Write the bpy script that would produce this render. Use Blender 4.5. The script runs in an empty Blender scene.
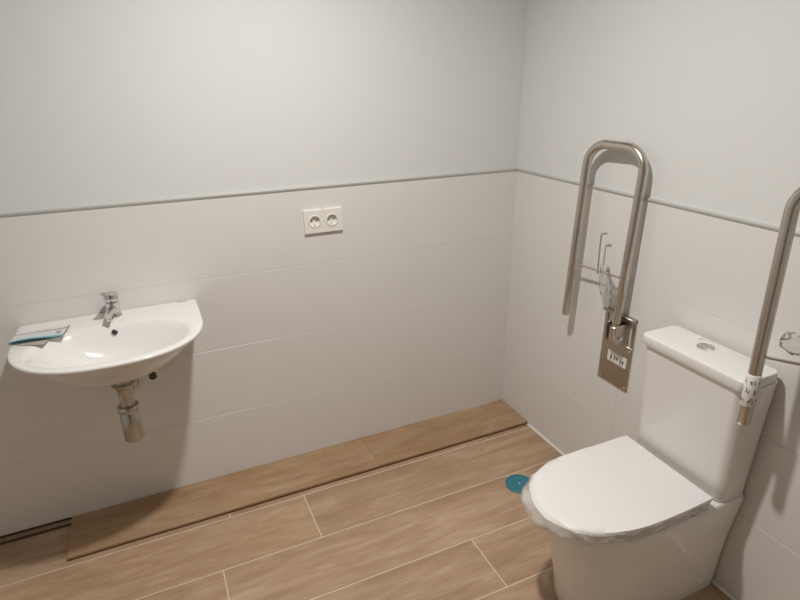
import bpy, bmesh, math, random
from math import sin, cos, pi, radians
from mathutils import Vector, Matrix, noise
random.seed(7)
SC = bpy.context.scene
COL = SC.collection

# ------------------------------------------------------------ helpers
def finish(name, bm, mats, parent=None, smooth=True, angle=38, label=None):
    bmesh.ops.recalc_face_normals(bm, faces=bm.faces)
    if smooth:
        for f in bm.faces: f.smooth = True
        for e in bm.edges:
            if len(e.link_faces) == 2 and e.calc_face_angle(0) > radians(angle): e.smooth = False
    me = bpy.data.meshes.new(name); bm.to_mesh(me); bm.free()
    if not isinstance(mats, (list, tuple)): mats = [mats]
    for m in mats: me.materials.append(m)
    o = bpy.data.objects.new(name, me); COL.objects.link(o)
    if parent: o.parent = parent
    if label: o['label'] = label
    return o

def tag(o, label, cat, group=None):
    o['label'] = label; o['category'] = cat
    if group: o['group'] = group
    return o

def thing(name, label, cat, loc=(0, 0, 0), rz=0.0, group=None):
    o = bpy.data.objects.new(name, None); COL.objects.link(o)
    o.empty_display_size = 0.05
    o.location = loc; o.rotation_euler = (0, 0, rz)
    return tag(o, label, cat, group)

def struct(name, bm, mats, **k):
    o = finish(name, bm, mats, **k); o['kind'] = 'structure'; return o

def box(bm, lo, hi, bev=0.0, seg=2, mat=0, M=None):
    """a (bevelled) box added to bm"""
    lo = Vector(lo); hi = Vector(hi); t = bmesh.new()
    vs = [t.verts.new((x, y, z)) for x in (lo.x, hi.x) for y in (lo.y, hi.y) for z in (lo.z, hi.z)]
    for q in [(0, 1, 3, 2), (4, 6, 7, 5), (0, 4, 5, 1), (2, 3, 7, 6), (0, 2, 6, 4), (1, 5, 7, 3)]: t.faces.new([vs[i] for i in q])
    if bev > 0: bmesh.ops.bevel(t, geom=list(t.edges), offset=bev, segments=seg, profile=0.5, affect='EDGES')
    mp = {v: bm.verts.new(M @ v.co if M is not None else v.co) for v in t.verts}
    fs = []
    for f in t.faces:
        nf = bm.faces.new([mp[v] for v in f.verts]); nf.material_index = mat; fs.append(nf)
    t.free(); return fs

def loft(bm, loops, close=True, cap0=True, cap1=True, mat=0):
    rings = [[bm.verts.new(p) for p in L] for L in loops]
    n = len(rings[0]); fs = []
    for a, b in zip(rings, rings[1:]):
        for i in range(n if close else n - 1):
            j = (i + 1) % n
            fs.append(bm.faces.new((a[i], a[j], b[j], b[i])))
    if cap0: fs.append(bm.faces.new(rings[0][::-1]))
    if cap1: fs.append(bm.faces.new(rings[-1]))
    for f in fs: f.material_index = mat
    return rings

def sweep(bm, pts, r, seg=16, cap=True, mat=0):
    pts = [Vector(p) for p in pts]
    loops = []; up = None
    for i, p in enumerate(pts):
        t = (pts[min(i + 1, len(pts) - 1)] - pts[max(i - 1, 0)]).normalized()
        if up is None:
            up = t.orthogonal().normalized()
        else:
            up = (up - t * up.dot(t)).normalized()
        s = t.cross(up)
        rr = r[i] if isinstance(r, (list, tuple)) else r
        loops.append([p + (up * cos(a) + s * sin(a)) * rr for a in [2 * pi * k / seg for k in range(seg)]])
    return loft(bm, loops, cap0=cap, cap1=cap, mat=mat)

def lathe(bm, prof, seg=32, M=None, cap0=True, cap1=True, mat=0):
    loops = [[Vector((r * cos(2 * pi * k / seg), r * sin(2 * pi * k / seg), z)) for k in range(seg)] for r, z in prof]
    if M is not None: loops = [[M @ v for v in L] for L in loops]
    return loft(bm, loops, cap0=cap0, cap1=cap1, mat=mat)

def arc(c, r, a0, a1, n, u, v):
    return [c + u * (r * cos(a0 + (a1 - a0) * k / n)) + v * (r * sin(a0 + (a1 - a0) * k / n)) for k in range(n + 1)]

# ------------------------------------------------------------ materials
def mat(name, col, rough=0.5, metal=0.0, **k):
    m = bpy.data.materials.new(name); m.use_nodes = True
    b = m.node_tree.nodes['Principled BSDF']
    b.inputs['Base Color'].default_value = (*col, 1)
    b.inputs['Roughness'].default_value = rough
    b.inputs['Metallic'].default_value = metal
    for kk, v in k.items(): b.inputs[kk.replace('_', ' ')].default_value = v
    return m

def noisy(m, scale, amt, bump=0.0, bscale=None, stretch=None, rough_var=0.0):
    nt = m.node_tree; b = nt.nodes['Principled BSDF']
    tc = nt.nodes.new('ShaderNodeTexCoord'); mp = nt.nodes.new('ShaderNodeMapping')
    nt.links.new(tc.outputs['Object'], mp.inputs['Vector'])
    if stretch: mp.inputs['Scale'].default_value = stretch
    n = nt.nodes.new('ShaderNodeTexNoise'); n.inputs['Scale'].default_value = scale; n.inputs['Detail'].default_value = 4
    nt.links.new(mp.outputs[0], n.inputs['Vector'])
    c = b.inputs['Base Color'].default_value[:]
    mx = nt.nodes.new('ShaderNodeMix'); mx.data_type = 'RGBA'
    mx.inputs['A'].default_value = (*[x * (1 - amt) for x in c[:3]], 1)
    mx.inputs['B'].default_value = (*[min(1, x * (1 + amt)) for x in c[:3]], 1)
    nt.links.new(n.outputs['Fac'], mx.inputs['Factor']); nt.links.new(mx.outputs['Result'], b.inputs['Base Color'])
    if bump:
        n2 = nt.nodes.new('ShaderNodeTexNoise'); n2.inputs['Scale'].default_value = bscale or scale; n2.inputs['Detail'].default_value = 5
        nt.links.new(mp.outputs[0], n2.inputs['Vector'])
        bp = nt.nodes.new('ShaderNodeBump'); bp.inputs['Strength'].default_value = bump; bp.inputs['Distance'].default_value = 0.002
        nt.links.new(n2.outputs['Fac'], bp.inputs['Height']); nt.links.new(bp.outputs[0], b.inputs['Normal'])
    if rough_var:
        mr = nt.nodes.new('ShaderNodeMapRange'); r = b.inputs['Roughness'].default_value
        mr.inputs['To Min'].default_value = r - rough_var; mr.inputs['To Max'].default_value = r + rough_var
        nt.links.new(n.outputs['Fac'], mr.inputs['Value']); nt.links.new(mr.outputs[0], b.inputs['Roughness'])
    return m

M_paint = noisy(mat('matte_wall_paint', (.742, .748, .73), .9), 3, .012, .12, 180)
M_ceil = noisy(mat('ceiling_paint', (.80, .80, .78), .95), 3, .01)
M_tile = noisy(mat('satin_white_tile', (.785, .77, .745), .34), 2.2, .02, .05, 9, rough_var=.05)
M_grout = mat('pale_grout', (.71, .695, .665), .9)
M_trim = noisy(mat('aluminium_edge_strip', (.53, .535, .505), .4, .1), 20, .05)
M_sil = mat('white_silicone', (.86, .84, .80), .45)
M_cer = noisy(mat('sanitary_ceramic', (.83, .815, .785), .13), 2, .006)
M_cer2 = noisy(mat('toilet_ceramic', (.845, .825, .795), .16), 2, .006)
M_plast = mat('white_plastic', (.86, .84, .79), .3)
M_chrome = noisy(mat('chrome', (.68, .675, .66), .16, 1.0), 30, .04)
M_satin = noisy(mat('dull_trap_chrome', (.50, .485, .455), .27, 1.0), 30, .05)  # chrome made darker and duller, a shaded floor's reflection put into its tone
M_steel = noisy(mat('brushed_steel', (.60, .555, .50), .27, 1.0), 40, .05, stretch=(1, 1, .15), rough_var=.06)
M_plate = noisy(mat('steel_plate', (.50, .45, .39), .3, 1.0), 60, .06, stretch=(1, 8, 1), rough_var=.06)
M_dark = mat('dark_hole', (.03, .028, .025), .7)
M_rubber = noisy(mat('black_rubber', (.05, .05, .048), .5), 40, .1)
M_teal = noisy(mat('teal_plastic', (.035, .21, .27), .38), 8, .12)
M_clay_shade = noisy(mat('raw_edge_and_gap_shade', (.13, .065, .035), .9), 50, .2)  # raw clay edge, dark enough to paint the shade of gaps too
M_screed = noisy(mat('cement_screed', (.33, .25, .18), .95), 30, .2, .5, 60)
M_label = mat('label_paper', (.82, .80, .76), .6)
M_ink = mat('grey_print', (.13, .125, .12), .6)
M_paper = noisy(mat('coated_paper', (.72, .73, .71), .35), 14, .04)
M_paperteal = mat('teal_print', (.14, .42, .47), .35)
M_paperpale = mat('pale_teal_print', (.52, .66, .66), .35)
M_paperbeige = noisy(mat('beige_paper', (.50, .45, .39), .6), 14, .05)
M_brown = mat('brown_print', (.22, .18, .15), .5)
M_papertxt = mat('grey_text_print', (.36, .36, .36), .5)

def wood_material():
    m = bpy.data.materials.new('wood_effect_porcelain'); m.use_nodes = True
    nt = m.node_tree; b = nt.nodes['Principled BSDF']; L = nt.links
    N = lambda t: nt.nodes.new(t)
    tc = N('ShaderNodeTexCoord'); at = N('ShaderNodeAttribute'); at.attribute_name = 'plank'
    add = N('ShaderNodeVectorMath'); add.operation = 'MULTIPLY_ADD'
    L.new(at.outputs['Color'], add.inputs[0]); add.inputs[1].default_value = (17, 9, 5); L.new(tc.outputs['Object'], add.inputs[2])
    def nz(scale, st, det=5, dist=0.0, rough=.55):
        mp = N('ShaderNodeMapping'); mp.inputs['Scale'].default_value = st; L.new(add.outputs[0], mp.inputs['Vector'])
        n = N('ShaderNodeTexNoise'); n.inputs['Scale'].default_value = scale; n.inputs['Detail'].default_value = det
        n.inputs['Distortion'].default_value = dist; n.inputs['Roughness'].default_value = rough
        L.new(mp.outputs[0], n.inputs['Vector']); return n.outputs['Fac']
    broad = nz(2.4, (1, 5.5, 1), 4, 1.2); fine = nz(11, (1, 15, 1), 8, .5, .72); cloud = nz(5, (1, 1.6, 1), 4, .3)
    def rng(x, a, b_, c, d):
        r = N('ShaderNodeMapRange'); r.inputs[1].default_value = a; r.inputs[2].default_value = b_
        r.inputs[3].default_value = c; r.inputs[4].default_value = d; L.new(x, r.inputs[0]); return r.outputs[0]
    ramp = N('ShaderNodeValToRGB'); cr = ramp.color_ramp
    cr.elements[0].position = .28; cr.elements[0].color = (.31, .205, .13, 1)
    cr.elements[1].position = .72; cr.elements[1].color = (.60, .455, .33, 1)
    e = cr.elements.new(.46); e.color = (.42, .28, .178, 1)
    e = cr.elements.new(.58); e.color = (.49, .345, .232, 1)
    s1 = N('ShaderNodeMath'); s1.operation = 'MULTIPLY_ADD'; L.new(fine, s1.inputs[0]); s1.inputs[1].default_value = .42
    s2 = N('ShaderNodeMath'); s2.operation = 'MULTIPLY_ADD'; L.new(broad, s2.inputs[0]); s2.inputs[1].default_value = .62; s2.inputs[2].default_value = 0
    L.new(s2.outputs[0], s1.inputs[2])
    L.new(s1.outputs[0], ramp.inputs[0])
    hs = N('ShaderNodeHueSaturation'); L.new(ramp.outputs[0], hs.inputs['Color'])
    sp = N('ShaderNodeSeparateColor'); L.new(at.outputs['Color'], sp.inputs[0])
    L.new(rng(sp.outputs[0], 0, 1, .88, 1.06), hs.inputs['Value']); L.new(rng(sp.outputs[1], 0, 1, 1.02, 1.18), hs.inputs['Saturation'])
    mx = N('ShaderNodeMix'); mx.data_type = 'RGBA'; mx.blend_type = 'MULTIPLY'
    cl = N('ShaderNodeCombineColor'); v = rng(cloud, .3, .7, .90, 1.06)
    for i in range(3): L.new(v, cl.inputs[i])
    mx.inputs['Factor'].default_value = 1; L.new(hs.outputs[0], mx.inputs['A']); L.new(cl.outputs[0], mx.inputs['B'])
    L.new(mx.outputs['Result'], b.inputs['Base Color'])
    b.inputs['Roughness'].default_value = .5
    L.new(rng(fine, .3, .7, .58, .44), b.inputs['Roughness'])
    bp = N('ShaderNodeBump'); bp.inputs['Strength'].default_value = .18; bp.inputs['Distance'].default_value = .001
    L.new(fine, bp.inputs['Height']); L.new(bp.outputs[0], b.inputs['Normal'])
    return m
M_wood = wood_material()
M_fgrout = noisy(mat('floor_grout', (.72, .62, .51), .9), 20, .08)

def film(name, col, transp, gloss_rough=.25, transl=.5):
    m = bpy.data.materials.new(name); m.use_nodes = True; nt = m.node_tree; nt.nodes.clear(); L = nt.links
    N = lambda t: nt.nodes.new(t)
    out = N('ShaderNodeOutputMaterial'); d = N('ShaderNodeBsdfDiffuse'); t = N('ShaderNodeBsdfTranslucent')
    d.inputs[0].default_value = (*col, 1); t.inputs[0].default_value = (*col, 1)
    g = N('ShaderNodeBsdfGlossy'); g.inputs['Roughness'].default_value = gloss_rough
    tr = N('ShaderNodeBsdfTransparent')
    a = N('ShaderNodeMixShader'); a.inputs[0].default_value = transl; L.new(d.outputs[0], a.inputs[1]); L.new(t.outputs[0], a.inputs[2])
    b = N('ShaderNodeMixShader'); b.inputs[0].default_value = transp; L.new(a.outputs[0], b.inputs[1]); L.new(tr.outputs[0], b.inputs[2])
    fr = N('ShaderNodeFresnel'); fr.inputs[0].default_value = 1.45
    c = N('ShaderNodeMixShader'); L.new(fr.outputs[0], c.inputs[0]); L.new(b.outputs[0], c.inputs[1]); L.new(g.outputs[0], c.inputs[2])
    tc = N('ShaderNodeTexCoord'); n = N('ShaderNodeTexNoise'); n.inputs['Scale'].default_value = 26; n.inputs['Detail'].default_value = 3
    bp = N('ShaderNodeBump'); bp.inputs['Strength'].default_value = .25; bp.inputs['Distance'].default_value = .002
    L.new(tc.outputs['Object'], n.inputs['Vector']); L.new(n.outputs['Fac'], bp.inputs['Height'])
    for s in (d, g): L.new(bp.outputs[0], s.inputs['Normal'])
    L.new(c.outputs[0], out.inputs[0]); return m
M_film = film('white_foam_film', (.90, .88, .86), .0, .4, .05)
def vary(m, lo, hi, sc):
    nt = m.node_tree; tr = [n for n in nt.nodes if n.type == 'BSDF_TRANSPARENT'][0]; mx = tr.outputs[0].links[0].to_node
    tc = nt.nodes.new('ShaderNodeTexCoord'); n = nt.nodes.new('ShaderNodeTexNoise'); n.inputs['Scale'].default_value = sc
    r = nt.nodes.new('ShaderNodeMapRange'); r.inputs[1].default_value = .42; r.inputs[2].default_value = .6; r.inputs[3].default_value = lo; r.inputs[4].default_value = hi
    nt.links.new(tc.outputs['Object'], n.inputs['Vector']); nt.links.new(n.outputs['Fac'], r.inputs[0]); nt.links.new(r.outputs[0], mx.inputs[0]); return m
M_skirt = film('white_film_hem', (.94, .92, .90), .12, .25, .5)
vary(M_skirt, .02, .5, 16)
M_clear = film('clear_polythene', (.97, .96, .94), .76, .15, .5)

# ------------------------------------------------------------ room shell
XL, YF, ZC = -2.75, -3.0, 2.5
TOP = 1.222
G = .0016; GV = .0006

def tiles(bm, axis, length, seams, zs):
    """tile slabs on the plane y=0 (axis 'x') or x=0 (axis 'y'), running towards negative"""
    for z0, z1 in zip(zs, zs[1:]):
        for s0, s1 in zip(seams, seams[1:]):
            a, b = s1 + GV / 2, s0 - GV / 2
            lo_z = z0 + G / 2; hi_z = z1 - G / 2
            if axis == 'x': box(bm, (a, 0, lo_z), (b, .009, hi_z), .0008, 1, 1)
            else: box(bm, (0, a, lo_z), (.009, b, hi_z), .0008, 1, 1)

bm = bmesh.new()
box(bm, (XL - .1, .0065, .016), (.1, .12, ZC)); box(bm, (XL - .1, .0065, -.03), (.1, .12, .016), 0, 1, 3)  # lower band coloured dark as the shade in the gap under the tiles
box(bm, (XL, .0012, .018), (0, .0066, TOP), 0, 1, 2)
tiles(bm, 'x', 0, [0, -.545, XL], [.016, .317, .617, .917, TOP])
struct('wall_back', bm, [M_paint, M_tile, M_grout, M_clay_shade], smooth=False)
bm = bmesh.new()
box(bm, (.0065, YF - .1, -.03), (.12, .0065, ZC))
box(bm, (.0012, YF, .0), (.0066, 0, TOP), 0, 1, 2)
tiles(bm, 'y', 0, [0, -.752, -1.652, -2.552, YF], [0, .017, .317, .617, .917, TOP])
struct('wall_right', bm, [M_paint, M_tile, M_grout], smooth=False)
bm = bmesh.new(); box(bm, (XL - .1, YF - .1, -.03), (XL, .0065, ZC)); struct('wall_left', bm, M_paint, smooth=False)
bm = bmesh.new(); box(bm, (XL, YF - .1, -.03), (.0065, YF, ZC)); struct('wall_front', bm, M_paint, smooth=False)
M_added_door = noisy(mat('dark_reflection_door', (.13, .10, .075), .45), 6, .15, stretch=(8, 1, .6))  # added door, out of view, there only for the chrome to reflect
bm = bmesh.new(); box(bm, (-2.35, YF, .004), (-1.35, YF + .035, 2.05), .003, 2); dr = struct('added_door_1', bm, M_added_door)
bm = bmesh.new(); sweep(bm, [(-1.45, YF + .034, 1.02), (-1.45, YF + .085, 1.02), (-1.46, YF + .090, 1.02), (-1.57, YF + .090, 1.02)], .009, 14); finish('added_door_handle', bm, M_steel, dr)
bm = bmesh.new(); box(bm, (XL - .1, YF - .1, ZC), (.12, .12, ZC + .1)); struct('ceiling', bm, M_ceil, smooth=False)

def trim_profile(bm, a, b, out, up=Vector((0, 0, 1))):
    a = Vector(a); b = Vector(b); out = Vector(out)
    prof = [(-.0065, 0), (.0035, 0), (.0050, .003), (.0046, .0075), (.0022, .0100), (-.0065, .0105)]
    loft(bm, [[q + out * u + up * w for u, w in prof] for q in (a, b)])
bm = bmesh.new(); trim_profile(bm, (XL, 0, TOP - .001), (-.0, 0, TOP - .001), (0, -1, 0)); struct('trim_1', bm, M_trim)
bm = bmesh.new(); trim_profile(bm, (0, YF, TOP - .001), (0, -.0, TOP - .001), (-1, 0, 0)); struct('trim_2', bm, M_trim)
bm = bmesh.new(); loft(bm, [[(0, y, 0), (-.006, y, .0), (-.0045, y, .003), (-.002, y, .006), (0, y, .008)] for y in (YF, -.229)]); struct('trim_3', bm, M_sil)
bm = bmesh.new(); loft(bm, [[(0, 0, z), (-.0045, 0, z), (-.002, -.002, z), (0, -.0045, z)] for z in (.019, TOP - .002)]); struct('trim_4', bm, M_grout)

# floor : planks with grout joints, a recess along the back wall
def plank(bm, x0, x1, y0, y1, z0, z1, lay, bev=.0009, wood=1, rnd=None):
    c = rnd or (random.uniform(.45, 1), random.uniform(0, .6), random.random())
    for f in box(bm, (x0, y0, z0), (x1, y1, z1), bev, 1, wood):
        for l in f.loops: l[lay] = (*c, 1)
bm = bmesh.new(); lay = bm.loops.layers.float_color.new('plank')
box(bm, (XL - .1, YF - .1, -.06), (.12, .12, -.012), 0, 1, 2)
box(bm, (XL, YF, -.012), (.0, -.031, -.0014), 0, 1, 0)
box(bm, (XL, -.0225, -.03), (-2.0275, .0, .0075), 0, 1, 2)
box(bm, (XL, -.0262, -.03), (-2.0275, -.0224, .0074), 0, 1, 3)  # thin dark strip painted in as the shade of a groove
W = .2435; rows = []; g = .0044
y1 = -.0285; r = 0
first = {0: -.250, 1: .05, 2: -.315, 3: -.648, 4: -.10, 5: -.9}
ytop = [-.0285, -.2515, -.507, -.757, -.992]
while True:
    if r < 4: a, b = ytop[r], ytop[r + 1]
    else: a, b = -.992 - (r - 4) * W, -.992 - (r - 3) * W
    if a <= YF: break
    b = max(b, YF)
    x = first.get(r, -random.uniform(.1, 1.1)); xs = [0]
    while x > XL:
        if x < -.02: xs.append(x)
        x -= 1.205
    xs.append(XL)
    for s0, s1 in zip(xs, xs[1:]):
        plank(bm, s1 + g / 2, s0 - g / 2, b + g / 2, a - (g / 2 if r else 0), -.011, 0, lay)
    r += 1
struct('floor', bm, [M_fgrout, M_wood, M_screed, M_clay_shade], smooth=False)

# loose planks lying along the back wall
def loose(x0, x1, rnd, label):
    bm = bmesh.new(); lay = bm.loops.layers.float_color.new('plank')
    plank(bm, x0, x1, -.2285, -.0003, .0085, .0180, lay, .0006, 0, rnd=rnd)
    box(bm, (x0 + .0015, -.2270, .0012), (x1 - .0015, -.0015, .0086), 0, 1, 1)  # raw clay underside, its colour darkened for the shadow below the plank
    return tag(finish('floor_plank', bm, [M_wood, M_clay_shade], smooth=False), label, 'plank', 'loose wood effect planks along the back wall')
loose(-.8000, -.0015, (.02, .95, .3), 'short loose brown wood effect plank against back wall, ending in the room corner')
loose(-2.026, -.8006, (.12, .9, .8), 'long loose brown wood effect plank against back wall, running under the basin')

# ------------------------------------------------------------ ceiling downlight
t = thing('ceiling_light', 'round recessed white ceiling downlight above the room', 'light', (-1.14, -.98, ZC))
bm = bmesh.new(); lathe(bm, [(.062, -.0005), (.095, -.0005), (.094, -.006), (.088, -.009), (.062, -.004)], 48, cap0=False, cap1=False)
finish('light_ring', bm, M_plast, t)
m = mat('lamp_diffuser', (.9, .9, .88), .5); m.node_tree.nodes['Principled BSDF'].inputs['Emission Color'].default_value = (1, .93, .84, 1)
m.node_tree.nodes['Principled BSDF'].inputs['Emission Strength'].default_value = 8
bm = bmesh.new(); lathe(bm, [(.0615, -.0006), (.0615, -.003), (.05, -.0035)], 48); finish('diffuser', bm, m, t)
ld = bpy.data.lights.new('downlight', 'AREA'); ld.shape = 'DISK'; ld.size = .11; ld.energy = 23.2; ld.color = (1, .972, .938); ld.spread = radians(155)
lo = bpy.data.objects.new('downlight_lamp', ld); COL.objects.link(lo); lo.parent = t; lo.location = (0, 0, -.012)

# ------------------------------------------------------------ wash basin
BX = -1.733
def basin_outline(hw, yf, ys, z, e=2.35, yb=0.0, n=40, rc=.012):
    """D-plan loop: straight back at yb, sides to ys, superelliptic front to yf"""
    pts = []
    a = hw; b = ys - yf
    for k in range(n + 1):
        th = pi * k / n
        c, s = cos(th), sin(th)
        x = a * math.copysign(abs(c) ** (2 / e), c); y = ys - b * abs(s) ** (2 / e)
        pts.append(Vector((BX + x, y, z)))
    # left side up to back
    for q in (.33, .66): pts.append(Vector((BX - a, ys + (yb - rc - ys) * q, z)))
    pts += [Vector((BX - a, yb - rc, z)), Vector((BX - a + rc * .3, yb - rc * .3, z)), Vector((BX - a + rc, yb, z))]
    for q in (.25, .5, .75): pts.append(Vector((BX - a + rc + (2 * a - 2 * rc) * q, yb, z)))
    pts += [Vector((BX + a - rc, yb, z)), Vector((BX + a - rc * .3, yb - rc * .3, z)), Vector((BX + a, yb - rc, z))]
    for q in (.66, .33): pts.append(Vector((BX + a, ys + (yb - rc - ys) * q, z)))
    return pts

def ell(n_like, cx, cy, ax, ay_f, ay_b, z, e=2.2):
    """loop matched vertex-for-vertex (by direction) with the outline"""
    out = []
    for p in n_like:
        d = Vector((p.x - cx, p.y - cy)); th = math.atan2(d.y, d.x)
        c, s = cos(th), sin(th); b = ay_b if s > 0 else ay_f
        rr = (abs(c / ax) ** e + abs(s / b) ** e) ** (-1 / e)
        out.append(Vector((cx + c * rr, cy + s * rr, z)))
    return out
basin = thing('wash_basin', 'white ceramic wall hung wash basin with a D shaped bowl', 'basin', (BX, 0, .848))
TZ = .848
o0 = basin_outline(.290, -.462, -.20, TZ)
loops = []
cx, cy = BX, -.262
loops.append(basin_outline(.262, -.42, -.19, .700, yb=-.001))  # placeholder replaced below
loops = []
# underside from the waste up to the rim
def under(sc, z, yb=-.001, yf=-.462): return basin_outline(.283 * sc, yf, -.20 * (.6 + .4 * sc), z, yb=yb, e=2.1)
c_un = ell(o0, BX, -.235, .033, .033, .033, .702, 2)
loops += [c_un, ell(o0, BX, -.235, .075, .06, .08, .703, 2), ell(o0, BX, -.228, .125, .095, .135, .712, 2.1),
          ell(o0, BX, -.220, .172, .132, .175, .736, 2.2), ell(o0, BX, -.215, .212, .170, .200, .768, 2.3)]
l5 = basin_outline(.248, -.412, -.190, .800, yb=-.001)
l6 = basin_outline(.274, -.443, -.196, .8235, yb=-.001)
l7 = basin_outline(.2870, -.4590, -.2, .8350, yb=-.001)
l8 = basin_outline(.2895, -.4615, -.2, .8400, yb=-.001)
l9 = basin_outline(.2885, -.4600, -.2, .8462, yb=-.001)
l10 = basin_outline(.2850, -.4560, -.198, TZ, yb=-.003)
loops += [l5, l6, l7, l8, l9, l10]
cyb = -.272
loops += [ell(o0, BX, cyb, .246, .156, .150, TZ - .0008, 2.4), ell(o0, BX, cyb, .237, .148, .142, TZ - .004, 2.35),
          ell(o0, BX, cyb, .224, .139, .134, TZ - .014, 2.3), ell(o0, BX, cyb + .002, .190, .122, .119, TZ - .043, 2.2),
          ell(o0, BX, cyb + .008, .146, .099, .100, TZ - .074, 2.1), ell(o0, BX, cyb + .016, .085, .064, .068, TZ - .103, 2.0),
          ell(o0, BX, cyb + .024, .045, .04, .04, TZ - .112, 2), ell(o0, BX, cyb + .027, .023, .023, .023, TZ - .115, 2)]
bm = bmesh.new(); loft(bm, loops)
inv = Matrix.Translation((-BX, 0, -.848))
bm.transform(inv)
bow = finish('bowl', bm, M_cer, basin, angle=60)
mod = bow.modifiers.new('s', 'SUBSURF'); mod.levels = 1; mod.render_levels = 1
bm = bmesh.new(); lathe(bm, [(.0215, .0), (.0215, .003), (.019, .004), (.006, .0035)], 24, Matrix.Translation((0, -.245, -.116)))
finish('drain', bm, M_chrome, basin)
# overflow hole : ring and dark opening on the back slope of the bowl
Mo = Matrix.Translation((.006, -.1480, -.026)) @ Matrix.Rotation(radians(72), 4, 'X') @ Matrix.Scale(.88, 4)
bm = bmesh.new(); lathe(bm, [(.0105, -.004), (.0125, -.001), (.0120, .002), (.0100, .0028), (.0088, .0012)], 24, Mo, cap0=False, cap1=False)
ov = finish('overflow_ring', bm, M_chrome, basin)
bm = bmesh.new(); lathe(bm, [(.0092, -.004), (.0092, .0010)], 24, Mo); finish('overflow_hole', bm, M_dark, ov)
# little maker's plaque on the right of the tap ledge
bm = bmesh.new(); box(bm, (.222, -.020, -.0006), (.252, -.0125, .0003), .0002, 1); finish('maker_mark', bm, M_papertxt, basin)

# ------------------------------------------------------------ tap
tap = thing('mixer_tap', 'small chrome single lever mixer tap on the wash basin', 'tap', (BX + .010, -.055, TZ - .0008), radians(-8))
bm = bmesh.new(); lathe(bm, [(.025, 0), (.0255, .003), (.0235, .006), (.0215, .012), (.0205, .030), (.0215, .046), (.0225, .052), (.020, .0565), (.012, .059)], 32)
body = finish('tap_body', bm, M_chrome, tap)
bm = bmesh.new()
L_ = []
for k in range(9):
    q = k / 8; y = -.008 - .088 * q; z = .030 + .014 * sin(q * 2.0) - .008 * q; w = .0165 - .005 * q; h = .0125 - .0045 * q
    L_.append([Vector((w * cos(a), y, z + h * sin(a))) for a in [2 * pi * j / 16 for j in range(16)]])
loft(bm, L_); finish('spout', bm, M_chrome, tap)
bm = bmesh.new(); lathe(bm, [(.007, 0), (.0078, .004), (.0070, .008)], 16, Matrix.Translation((0, -.090, .018)))
finish('aerator', bm, M_chrome, tap)
bm = bmesh.new(); lathe(bm, [(.018, .0595), (.0235, .0600), (.0240, .064), (.0235, .078), (.019, .086), (.010, .0895)], 32); lev = finish('handle_dome', bm, M_chrome, tap)
bm = bmesh.new(); L_ = []
for k in range(10):
    q = k / 9; y = .004 - .078 * q; z = .080 + .030 * q ** 1.3; w = .0215 - .0035 * q - (.006 if k == 9 else 0); h = .0075 - .003 * q
    L_.append([Vector((w * math.copysign(abs(cos(a)) ** .6, cos(a)), y, z + h * math.copysign(abs(sin(a)) ** .8, sin(a)))) for a in [2 * pi * (j + .5) / 20 for j in range(20)]])
loft(bm, L_); finish('lever', bm, M_chrome, lev)

# ------------------------------------------------------------ bottle trap below the basin
tr = thing('bottle_trap', 'chrome bottle trap hanging under the wash basin', 'trap', (BX + .006, -.235, .671))
bm = bmesh.new(); lathe(bm, [(.024, .031), (.026, .006), (.038, .0005), (.0375, -.004), (.030, -.012), (.0255, -.022), (.0250, -.034)], 32); finish('waste_flange', bm, M_satin, tr)
bm = bmesh.new(); lathe(bm, [(.0235, -.028), (.0235, -.098)], 32); finish('tailpiece', bm, M_satin, tr)
bm = bmesh.new(); lathe(bm, [(.0225, -.082), (.0335, -.086), (.0355, -.092), (.0355, -.104), (.033, -.108)], 32); finish('lock_nut', bm, M_satin, tr)
bm = bmesh.new(); lathe(bm, [(.0300, -.106), (.0325, -.110), (.0325, -.215), (.0305, -.221), (.022, -.2245)], 32); finish('trap_cup', bm, M_satin, tr)
bm = bmesh.new(); sweep(bm, [(0, .02, -.120), (0, .055, -.120), (0, .105, -.120), (0, .2345, -.120)], .0160, 20); pipe = finish('outlet_pipe', bm, M_satin, tr)
bm = bmesh.new(); lathe(bm, [(.017, 0), (.0235, .002), (.0245, .006), (.0245, .022), (.018, .026)], 10, Matrix.Translation((0, .072, -.120)) @ Matrix.Rotation(pi / 2, 4, 'X')); finish('coupling_nut', bm, M_satin, pipe)
bm = bmesh.new(); lathe(bm, [(.0165, .014), (.030, .010), (.0345, .002), (.0345, 0)], 32, Matrix.Translation((0, .2348, -.120)) @ Matrix.Rotation(pi / 2, 4, 'X'))
finish('wall_rosette', bm, M_satin, tr)
def valve(x, z, rz, hose, label):
    v = thing('angle_valve', label, 'valve', (x, 0, z))
    bm = bmesh.new(); lathe(bm, [(.009, .006), (.024, .005), (.026, 0)], 28, Matrix.Rotation(pi / 2, 4, 'X')); finish('wall_rosette', bm, M_chrome, v)
    bm = bmesh.new(); sweep(bm, [(0, -.003, 0), (0, -.045, 0)], .0085, 16); sweep(bm, [(0, -.033, 0), (0, -.033, .026)], .0085, 16); finish('valve_body', bm, M_chrome, v)
    bm = bmesh.new(); lathe(bm, [(.0125, 0), (.014, .003), (.014, .018), (.0115, .021)], 10, Matrix.Translation((0, -.043, 0)) @ Matrix.Rotation(pi / 2, 4, 'X')); finish('valve_handle', bm, M_rubber, v)
    bm = bmesh.new(); h = [Vector(p) for p in hose]
    pts = []
    for i in range(21):
        q = i / 20; a, b, c, d = h
        pts.append(a * (1 - q) ** 3 + 3 * b * q * (1 - q) ** 2 + 3 * c * q * q * (1 - q) + d * q ** 3)
    sweep(bm, pts, .0052, 10); finish('flexible_hose', bm, M_steel, v)
valve(-1.640, .585, 0, [(0, -.033, .022), (0, -.033, .10), (-.04, -.045, .11), (-.075, -.050, .215)], 'angle valve with black handle on the wall right of the bottle trap')

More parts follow.
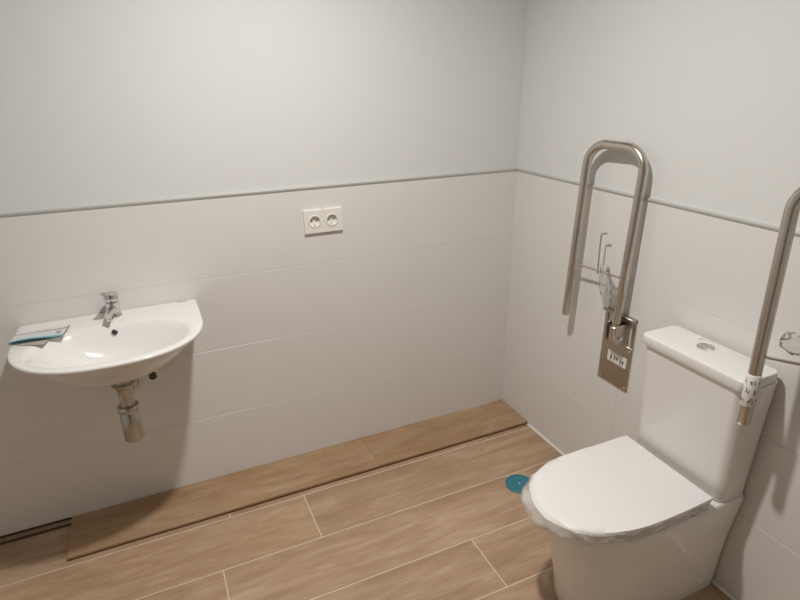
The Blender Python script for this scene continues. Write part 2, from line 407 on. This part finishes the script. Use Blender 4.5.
# ------------------------------------------------------------ leaflet on the basin
lf = thing('leaflet', 'folded white and teal instruction leaflet lying on the left of the wash basin', 'leaflet', (-1.946, -.120, TZ + .001), 0)
def sheet(bm, fn, nx, ny, matf, th=.0006):
    top = [[bm.verts.new(fn(i / nx, j / ny)) for j in range(ny + 1)] for i in range(nx + 1)]
    bot = [[bm.verts.new(Vector(fn(i / nx, j / ny)) - Vector((0, 0, th))) for j in range(ny + 1)] for i in range(nx + 1)]
    for i in range(nx):
        for j in range(ny):
            f = bm.faces.new((top[i][j], top[i + 1][j], top[i + 1][j + 1], top[i][j + 1])); f.material_index = matf((i + .5) / nx, (j + .5) / ny)
            f = bm.faces.new((bot[i][j], bot[i][j + 1], bot[i + 1][j + 1], bot[i + 1][j])); f.material_index = 0
    for i in range(nx):
        for j, s in ((0, 1), (ny, -1)):
            bm.faces.new((top[i][j], bot[i][j], bot[i + 1][j], top[i + 1][j])).material_index = matf((i + .5) / nx, .01 if j == 0 else .99)
    for j in range(ny):
        for i in (0, nx): bm.faces.new((top[i][j], top[i][j + 1], bot[i][j + 1], bot[i][j]))
# beige bottom page, its corner sticking out towards the viewer
bm = bmesh.new(); Rb = Matrix.Rotation(radians(-20), 4, 'Z')
sheet(bm, lambda u, v: Rb @ Vector((-.035 + .080 * u, -.100 + .11 * v, .0005)) + Vector((.012, .012, 0)), 4, 4, lambda u, v: 0)
finish('bottom_page', bm, M_paperbeige, lf)
# folded top sheet : rises from the back, open towards the front
def top_fn(u, v):
    x = -.078 + .152 * u + .012 * v; y = -.066 + .098 * v
    z = .0085 * (1 - v) ** 1.3 + .0025 + .003 * sin(u * 5.0) * (1 - v)
    return Vector((x, y, z))
def top_m(u, v):
    if u > .965 and v > .12: return 4
    if v < .17: return 1
    if .76 < v < .82: return 4 if u > .35 else 3
    if v >= .82: return 0
    if .80 < u < .90 and .28 < v < .60: return 3
    if .35 < u < .78 and .2 < v < .7: return 2 if int(v * 18) % 2 else 0
    return 0
bm = bmesh.new(); sheet(bm, top_fn, 40, 36, top_m); finish('top_page', bm, [M_paper, M_paperteal, M_paperpale, M_papertxt, M_brown], lf)
def mid_fn(u, v):
    return Vector((-.080 + .150 * u + .012 * v, -.062 + .100 * v, .0010 + .0030 * (1 - v) + .0006 * v))
bm = bmesh.new(); sheet(bm, mid_fn, 8, 8, lambda u, v: 1 if v < .1 else 0); finish('inner_page', bm, [M_paper, M_paperteal], lf)

# ------------------------------------------------------------ double socket
so = thing('wall_socket', 'white double power socket on the tiled back wall', 'socket', (-.925, 0, 1.0915))
bm = bmesh.new(); nseg = 40; PT = .0115
for sx in (-1, 1):
    cx_ = sx * .0355; x0, x1 = (-.079, 0) if sx < 0 else (0, .079)
    sq = []; ci = []
    for k in range(nseg):
        a = 2 * pi * (k + .5) / nseg; c_, s_ = cos(a), sin(a)
        t_ = min(((x1 - cx_) / c_) if c_ > 0 else ((x0 - cx_) / c_), (.0465 / abs(s_)))
        sq.append((cx_ + c_ * t_, s_ * t_)); ci.append((cx_ + .0250 * c_, .001 + .0250 * s_))
    for k in range(nseg):      # push the nearest points into the plate's true corners
        pass
    cor = [(x1, .0465), (x0, .0465), (x0, -.0465), (x1, -.0465)]
    for c_ in cor:
        j = min(range(nseg), key=lambda i: (sq[i][0] - c_[0]) ** 2 + (sq[i][1] - c_[1]) ** 2); sq[j] = c_
    sqi = [(x + (-.0012 if x > .078 else .0012 if x < -.078 else 0), z - math.copysign(.0012, z) if abs(z) > .046 else z) for x, z in sq]
    loft(bm, [[Vector((x, 0, z)) for x, z in sq], [Vector((x, -PT + .0012, z)) for x, z in sq], [Vector((x, -PT, z)) for x, z in sqi], [Vector((x, -PT, z)) for x, z in ci], [Vector((x, -.001, z)) for x, z in ci]], cap0=False, cap1=False)
bmesh.ops.remove_doubles(bm, verts=bm.verts, dist=.00005)
finish('socket_plate', bm, M_plast, so)
for sx in (-1, 1):
    c = Matrix.Translation((sx * .0355, -PT, .001)) @ Matrix.Rotation(pi / 2, 4, 'X')
    bm = bmesh.new(); lathe(bm, [(.0262, 0), (.0255, .0022), (.0215, .0022), (.0205, -.004), (.0200, -.0105)], 40, c, cap0=False, cap1=True)
    ins = finish('socket_insert', bm, M_plast, so)
    bm = bmesh.new()
    for q in (-1, 1): lathe(bm, [(.0030, -.0112), (.0030, -.0104)], 14, c @ Matrix.Translation((q * .0095, 0, 0)))
    finish('pin_hole', bm, M_dark, ins)
    for q in (-1, 1):
        bm = bmesh.new(); box(bm, (-.003, .0165 * q - .0022, -.0108), (.003, .0165 * q + .0022, -.0018), .0004, 1, 0, c)
        finish('earth_clip', bm, M_chrome, ins)

# ------------------------------------------------------------ toilet
TY = -1.140
toi = thing('toilet', 'white close coupled toilet with cistern between the two grab bars', 'toilet', (0, TY, 0))
def dloop(xf, xb, hw, z, e=2.3, frac=.46, n=36, rc=.02):
    a = (xb - xf) * frac; b = hw; xs = xf + a; pts = []
    for k in range(n + 1):
        th = -pi / 2 + pi * k / n        # from -y side round the front to +y side
        c, s = cos(th), sin(th)
        pts.append(Vector((xs - a * abs(c) ** (2 / e), b * math.copysign(abs(s) ** (2 / e), s), z)))
    for q in (.3, .6, .85): pts.append(Vector((xs + (xb - rc - xs) * q, b, z)))
    for k in range(5):
        t_ = pi / 2 * k / 4; pts.append(Vector((xb - rc + rc * sin(t_), b - rc + rc * cos(t_), z)))
    for k in range(5):
        t_ = pi / 2 * k / 4; pts.append(Vector((xb - rc + rc * cos(t_), -b + rc - rc * sin(t_), z)))
    for q in (.85, .6, .3): pts.append(Vector((xs + (xb - rc - xs) * q, -b, z)))
    return pts
LID = [(-.162, .176), (-.30, .1785), (-.42, .180), (-.490, .174), (-.546, .156), (-.590, .124), (-.618, .082), (-.634, .030), (-.636, -.025), (-.610, -.088), (-.556, -.132), (-.492, -.155), (-.418, -.166), (-.309, -.169), (-.170, -.165)]
def lid_loop(z, off=0.0):
    P = [Vector((*p, z)) for p in LID]; out = []
    E = [P[0] * 2 - P[1]] + P + [P[-1] * 2 - P[-2]]
    for i in range(1, len(E) - 2):
        a, b, c, d = E[i - 1:i + 3]
        for k in range(6):
            t_ = k / 6
            out.append(.5 * ((2 * b) + (c - a) * t_ + (2 * a - 5 * b + 4 * c - d) * t_ ** 2 + (3 * b - a - 3 * c + d) * t_ ** 3))
    out.append(P[-1])
    n = len(out); C_ = Vector((-.39, .005, z)); res = []
    for i in range(n):
        tn = (out[min(i + 1, n - 1)] - out[max(i - 1, 0)]).normalized(); nr = Vector((tn.y, -tn.x, 0))
        if nr.dot(out[i] - C_) < 0: nr = -nr
        v = out[i] + nr * off
        if i in (0, n - 1): v.x += off
        v.z = z; res.append(v)
    return res
bm = bmesh.new()
XB = -.012
secs = [(-.530, .140, 0.0), (-.534, .1415, .008), (-.542, .1435, .06), (-.556, .147, .14), (-.574, .153, .22), (-.596, .160, .29), (-.616, .168, .345), (-.628, .1725, .385), (-.628, .1725, .398), (-.622, .168, .4035)]
loft(bm, [dloop(xf, XB, hw, z, rc=.012) for xf, hw, z in secs])
bmesh.ops.bevel
finish('pan', bm, M_cer2, toi, angle=50)
bm = bmesh.new(); loft(bm, [lid_loop(z, -.003) for z in (.4045, .419)]); finish('seat_ring', bm, M_plast, toi)
bm = bmesh.new(); loft(bm, [lid_loop(z, -d) for z, d in ((.4205, .002), (.424, 0), (.436, 0), (.441, .003), (.4435, .010))]); finish('lid', bm, M_plast, toi)
def rrect(x0, x1, y0, y1, z, r, n=5):
    pts = []
    for cx_, cy_, a0 in ((x1 - r, y1 - r, 0), (x0 + r, y1 - r, pi / 2), (x0 + r, y0 + r, pi), (x1 - r, y0 + r, 1.5 * pi)):
        for k in range(n + 1):
            a = a0 + pi / 2 * k / n; pts.append(Vector((cx_ + r * cos(a), cy_ + r * sin(a), z)))
    return pts
bm = bmesh.new()
loft(bm, [rrect(-.020 - w, -.004, -h, h2, z, r) for w, h, h2, z, r in
          ((.101, .165, .168, .402, .026), (.107, .170, .172, .412, .030), (.111, .1725, .173, .47, .034), (.122, .177, .174, .60, .034), (.136, .1815, .173, .74, .032), (.143, .184, .172, .812, .030))])
tank = finish('cistern', bm, M_cer2, toi, angle=50)
bm = bmesh.new()
loft(bm, [rrect(-.173 + d, -.020 - d * .6, -.1850 + d, .1765 - d, z, .020) for z, d in ((.8135, .003), (.8145, .001), (.816, .0), (.841, 0), (.8445, .0008), (.846, .0025), (.8465, .005))])
clid = finish('cistern_lid', bm, M_cer2, toi, angle=50)
bm = bmesh.new(); lathe(bm, [(.0255, .0), (.0255, .0025), (.023, .0035), (.0215, .0020)], 36, Matrix.Translation((-.078, .013, .8463))); finish('button_ring', bm, M_chrome, clid)
for s in (1, -1):
    bm = bmesh.new(); n = 18
    pts0 = [(.0205 * cos(a), .0205 * sin(a)) for a in [-pi / 2 + pi * k / n for k in range(n + 1)]]
    L2 = []
    for z, sc in ((0, 1), (.0032, 1), (.0044, .9)): L2.append([Vector((-.078 + s * (.0007 + px * sc), .013 + py * sc, .8463 + z)) for px, py in pts0])
    loft(bm, L2); finish('flush_button', bm, M_chrome, clid)
# side fixing cap
bm = bmesh.new(); lathe(bm, [(.009, 0), (.0085, .003), (.005, .004)], 20, Matrix.Translation((-.085, -.1425, .050)) @ Matrix.Rotation(pi / 2, 4, 'X')); finish('fixing_cap', bm, M_plast, toi)

bm = bmesh.new(); lathe(bm, [(.013, 0), (.013, .004), (.0105, .0052), (.0095, .0035)], 28, Matrix.Translation((-.044, .070, .8463))); finish('cap', bm, M_plast, clid)

# ------------------------------------------------------------ white film cover over the lid
cov_bm = bmesh.new()
base = lid_loop(.4460, .004)
# resample evenly
def resample(pts, n):
    P = pts + [pts[0]]; d = [0]
    for a, b in zip(P, P[1:]): d.append(d[-1] + (b - a).length)
    out = []; j = 0
    for k in range(n):
        s = d[-1] * k / n
        while d[j + 1] < s: j += 1
        q = (s - d[j]) / max(1e-9, d[j + 1] - d[j]); out.append(P[j].lerp(P[j + 1], q))
    return out
NB = 220
base = resample(base, NB)
cen = Vector((-.39, .005, .446))
rings = []
for k in range(1, 9):
    q = k / 8
    ring = []
    for p in base:
        v = cen.lerp(p, q)
        v.z = .4462 + .0012 * noise.noise(Vector((v.x * 14, v.y * 14, 3))) + .0010 * noise.noise(Vector((v.x * 40, v.y * 40, 1)))
        ring.append(v)
    rings.append(ring)
steps = 8
for k in range(1, steps + 1):
    q = k / steps; ring = []
    for i, p in enumerate(base):
        nx_ = (base[(i + 1) % NB] - base[i - 1]); nrm = Vector((nx_.y, -nx_.x, 0)).normalized()
        if nrm.dot(p - cen) < 0: nrm = -nrm
        s = i / NB
        ang = math.atan2(p.y, -(p.x + .40))   # 0 = front, + = +y (far/left) side
        back = max(0.0, min(1.0, (p.x + .185) / .02))
        nz = lambda f, h=0: noise.noise(Vector((p.x * f, p.y * f, h)))
        drop = .030 + .022 * nz(12, 7) + .012 * abs(nz(38, 2))
        fl = max(0, cos(ang - .25)) ** 4
        drop += .012 * fl
        out_ = .002 + .036 * fl + .011 * (.35 - abs(noise.noise(Vector((p.x * 17, p.y * 17, q * 1.2 + 4)))) * 1.6) + .003 * (.3 - abs(noise.noise(Vector((p.x * 55, p.y * 55, q * 3)))) * 1.5)
        drop *= (1 - .72 * back); out_ *= (1 - .95 * back)
        if back > 0: out_ = min(out_, .001)
        out_ = max(out_, .0012)
        prof = sin(min(1, q * 1.15) * pi / 2)
        tuck = -.010 * max(0, q - .55) / .45 * (1 - fl)
        v = p + nrm * (out_ * prof + tuck * .3) + Vector((0, 0, -drop * q ** .9))
        lim = .0010
        ring.append(v)
    rings.append(ring)
vr = [[cov_bm.verts.new(v) for v in R_] for R_ in rings]
for a, b in zip(vr, vr[1:]):
    for i in range(NB):
        f = cov_bm.faces.new((a[i], a[(i + 1) % NB], b[(i + 1) % NB], b[i]))
        if a is vr[9] or a in vr[9:]: f.material_index = 1
cv = cov_bm.verts.new(cen + Vector((0, 0, .0006)))
for i in range(NB): cov_bm.faces.new((cv, vr[0][(i + 1) % NB], vr[0][i]))
cov = finish('protective_film', cov_bm, [M_film, M_skirt], None, angle=70)
cov.location = (0, TY, 0)
tag(cov, 'crumpled white protective film wrapped over the closed toilet lid', 'film')

# ------------------------------------------------------------ grab bars
def grab_bar(hy, dvec, zend, label, lean):
    """hinge tube at (-.05, hy); dvec = horizontal vector to the free tube"""
    t = thing('grab_bar', label, 'grab bar', (0, hy, 0), 0, 'folding grab bars beside the toilet')
    d = Vector((dvec[0], dvec[1], 0)); sep = d.length; d.normalize(); Z = Vector((0, 0, 1)); r = .082; top = 1.392; rt = .0165
    A = Vector((-.048, 0, 0)); B = A + d * sep
    cA = A + d * r + Z * (top - r); cB = B - d * r + Z * (top - r)
    pts = [A + Z * .700, A + Z * .95, A + Z * 1.15] + arc(cA, r, pi, pi / 2, 14, d, Z) + arc(cB, r, pi / 2, 0, 14, d, Z) + [B + Z * 1.15, B + Z * .95, B + Z * zend]
    for p in pts[1:]: p.y += lean * (p.z - .70) / .68; p.x += .018 * (p.z - .70) / .68
    bm = bmesh.new(); sweep(bm, pts, rt, 24, mat=0); rail = finish('rail', bm, M_steel, t)
    bm = bmesh.new(); yb = B.copy(); yb.y += lean * (zend - .7) / .68
    lathe(bm, [(.0168, zend - .004), (.0172, zend - .002), (.0172, zend + .004)], 24, Matrix.Translation((yb.x, yb.y, 0))); finish('end_cap', bm, M_chrome, rail)
    # cross rod that carries the paper roll
    za, zb = .940, .930
    a = A + Z * za; b = B + Z * zb; a.y += lean * .36; b.y += lean * .36; a.x += .004; b.x += .004
    bm = bmesh.new(); sweep(bm, [a, b], .0042, 12); finish('cross_rod', bm, M_steel, t)
    # wall plate
    P0, P1 = -.048 - .0275, .0745 + .014
    y0, y1 = -.056, .097
    bm = bmesh.new()
    box(bm, (-.006, y0, .490), (0, y1, .672), .0012, 1)
    box(bm, (-.006, y0, .6718), (0, y0 + .016, .790), .0012, 1); box(bm, (-.006, y1 - .014, .6718), (0, y1, .790), .0012, 1)
    box(bm, (-.006, -.030, .6718), (0, .048, .7775), .0012, 1); box(bm, (-.006, y0, .778), (0, y1, .792), .0012, 1)
    box(bm, (-.024, y0, .782), (-.004, y1, .792), .001, 1)
    plate = finish('wall_plate', bm, M_plate, t)
    for yy, zz in ((y0 + .012, .502), (y1 - .012, .502), (y0 + .012, .655), (y1 - .012, .655)):
        bm = bmesh.new(); lathe(bm, [(.0062, 0), (.0058, .002), (.002, .0032)], 16, Matrix.Translation((-.006, yy, zz)) @ Matrix.Rotation(-pi / 2, 4, 'Y')); finish('screw', bm, M_chrome, plate)
    # sticker with small printed marks
    bm = bmesh.new(); box(bm, (-.0068, -.038, .582), (-.0060, .058, .624)); st = finish('sticker', bm, M_label, plate, smooth=False)
    bm = bmesh.new()
    for k, (yy, w, h) in enumerate(((.040, .010, .016), (.024, .007, .020), (.010, .010, .013), (-.006, .006, .020), (-.020, .010, .015))):
        box(bm, (-.0072, yy - w / 2, .603 - h / 2), (-.0067, yy + w / 2 - .002, .603 + h / 2 - .004)); box(bm, (-.0072, yy - w / 2 + .002, .588), (-.0067, yy + w / 2, .5905))
    finish('printed_marks', bm, M_ink, st, smooth=False)
    # hinge block : two cheeks, an axle and the socket the tube sits in
    bm = bmesh.new()
    for yy in (-.027, .0215): box(bm, (-.072, yy, .690), (-.005, yy + .0055, .766), .0018, 1)
    box(bm, (-.012, -.0268, .684), (-.0062, .0268, .772), .001, 1)
    finish('hinge_bracket', bm, M_plate, t)
    bm = bmesh.new(); lathe(bm, [(.0075, -.034), (.0075, .034)], 18, Matrix.Translation((-.048, 0, .715)) @ Matrix.Rotation(pi / 2, 4, 'X')); finish('axle', bm, M_chrome, t)
    bm = bmesh.new(); lathe(bm, [(.0172, .700), (.0205, .701), (.0205, .752), (.0180, .755)], 24, Matrix.Translation((-.048, 0, 0))); finish('collar', bm, M_steel, t)
    return t, A, B, a, b
g1, A1, B1, a1, b1 = grab_bar(-.740, (-.012, .257), .712, 'steel folding grab bar with a whole arch, left of the toilet cistern', -.012)
g2, A2, B2, a2, b2 = grab_bar(-1.556, (-.113, .216), .730, 'steel folding grab bar right of the cistern, with printed tape round its lower end', .024)
# printed tape round the lower end of the second bar
bm = bmesh.new(); px, py = B2.x + .002, B2.y + .024 * .2
lathe(bm, [(.0172, .784), (.0179, .785), (.0179, .876), (.0172, .877)], 24, Matrix.Translation((px, py, 0)))
tape = finish('printed_tape', bm, M_label, g2, label='white printed tape')
bm = bmesh.new(); random.seed(3)
def strip(a, z, w, h):
    L2 = []
    for dz in (0, h):
        L2.append([Vector((px + rr * cos(a + da), py + rr * sin(a + da), z + dz)) for rr, da in ((.0178, -w), (.0178, 0), (.0178, w), (.0182, w), (.0182, 0), (.0182, -w))])
    loft(bm, L2)
for row, z in enumerate((.791, .821, .851)):
    for j in range(5):
        a = j * 2 * pi / 5 + row * .5
        for k in range(4):      # a few strokes that together read as one small character
            if random.random() < .8: strip(a + random.uniform(-.22, .22), z + random.uniform(0, .014), *random.choice(((.24, .0022), (.07, .010), (.16, .0026), (.07, .007))))
        strip(a + .5, z + .002, .05, .012)
finish('printed_marks', bm, M_ink, tape, smooth=False)

# ------------------------------------------------------------ clear bags and hex keys hanging on the rods
def crumpled_bag(name, label, top, length, w, seed, lean=(0, 0), group=None, ang=0.0):
    bm = bmesh.new(); n = 30; L2 = []; m = 18
    for k in range(m + 1):
        q = k / m; z = .030 - length * q
        ww = w * (.45 + .55 * sin(pi * min(1, q * .85 + .12))) * (1 - .35 * max(0, q - .7) / .3)
        loop = []
        for j in range(n):
            a = 2 * pi * j / n
            rr = ww / 2 * (1 + .30 * noise.noise(Vector((cos(a) * 2.2 + seed, sin(a) * 2.2, q * 5))) + .16 * noise.noise(Vector((cos(a) * 6, sin(a) * 6 + seed, q * 14))))
            x = rr * cos(a) * .38; y = rr * sin(a)
            x, y = x * cos(ang) - y * sin(ang), x * sin(ang) + y * cos(ang)
            loop.append(Vector((x + lean[0] * q, y + lean[1] * q, z + .006 * noise.noise(Vector((a * 2, seed, q))))))
        L2.append(loop)
    loft(bm, L2, cap0=False, cap1=True)
    o = finish(name, bm, M_clear, None, angle=80); o.location = top
    return tag(o, label, 'bag', group)
crumpled_bag('plastic_bag', 'crumpled clear plastic bag holding a hex key on the left grab bar rod', (-.050, -.652, .935), .160, .058, 1.3, (.0, -.035), 'clear plastic bags on the grab bar rods')
crumpled_bag('plastic_bag', 'crumpled clear plastic bag on the rod of the right grab bar, above the cistern', (-.128, -1.400, .985), .055, .075, 4.1, (0, 0), 'clear plastic bags on the grab bar rods', ang=.7)
def hex_key(x, y, z0, z1, dy, label):
    bm = bmesh.new(); c = Vector((0, 0, z1 - z0))
    pts = [Vector((0, 0, 0)), Vector((0, .003, (z1 - z0) * .5)), Vector((0, .004, z1 - z0 - .010))]
    pts += arc(Vector((0, .004 - .010, z1 - z0 - .010)), .010, 0, pi / 2.4, 6, Vector((0, 1, 0)), Vector((0, 0, 1)))
    e = pts[-1] + Vector((0, -dy, dy * .28)); pts.append(e)
    sweep(bm, pts, .0032, 6)
    o = finish('hex_key', bm, M_steel, None); o.location = (x, y, z0)
    return tag(o, label, 'hex key')
hex_key(-.042, -.612, .920, 1.076, .020, 'thin steel hex key sticking up from the clear bag on the left grab bar')

# ------------------------------------------------------------ teal drain plug on the floor
pl = thing('drain_cover', 'round teal plastic cover on the floor left of the toilet', 'drain cover', (-.302, -.580, 0))
bm = bmesh.new(); lathe(bm, [(.052, 0), (.0590, .0005), (.0595, .004), (.0565, .0065), (.0530, .0062), (.0510, .0035), (.030, .0030), (.004, .0034)], 48); finish('cover_disc', bm, M_teal, pl)
bm = bmesh.new(); lathe(bm, [(.0035, .003), (.003, .0055), (.001, .006)], 12); finish('centre_nub', bm, M_plast, pl, label='tiny pale centre point')

# ------------------------------------------------------------ world, camera
w = bpy.data.worlds.new('room_world'); SC.world = w; w.use_nodes = True
w.node_tree.nodes['Background'].inputs[0].default_value = (.5, .5, .5, 1); w.node_tree.nodes['Background'].inputs[1].default_value = .3
cd = bpy.data.cameras.new('camera'); cam = bpy.data.objects.new('camera', cd); COL.objects.link(cam)
cam.location = (-1.56338, -2.15450, 1.62658); cam.rotation_euler = (1.193463, .010826, -.428864)
cd.sensor_width = 36; cd.lens = 36 * 566.13 / 800; cd.clip_start = .02
SC.camera = cam
SC.view_settings.view_transform = 'Standard'; SC.view_settings.look = 'None'
SC.view_settings.exposure = 0.0; SC.view_settings.gamma = 1; SC.view_settings.use_curve_mapping = False
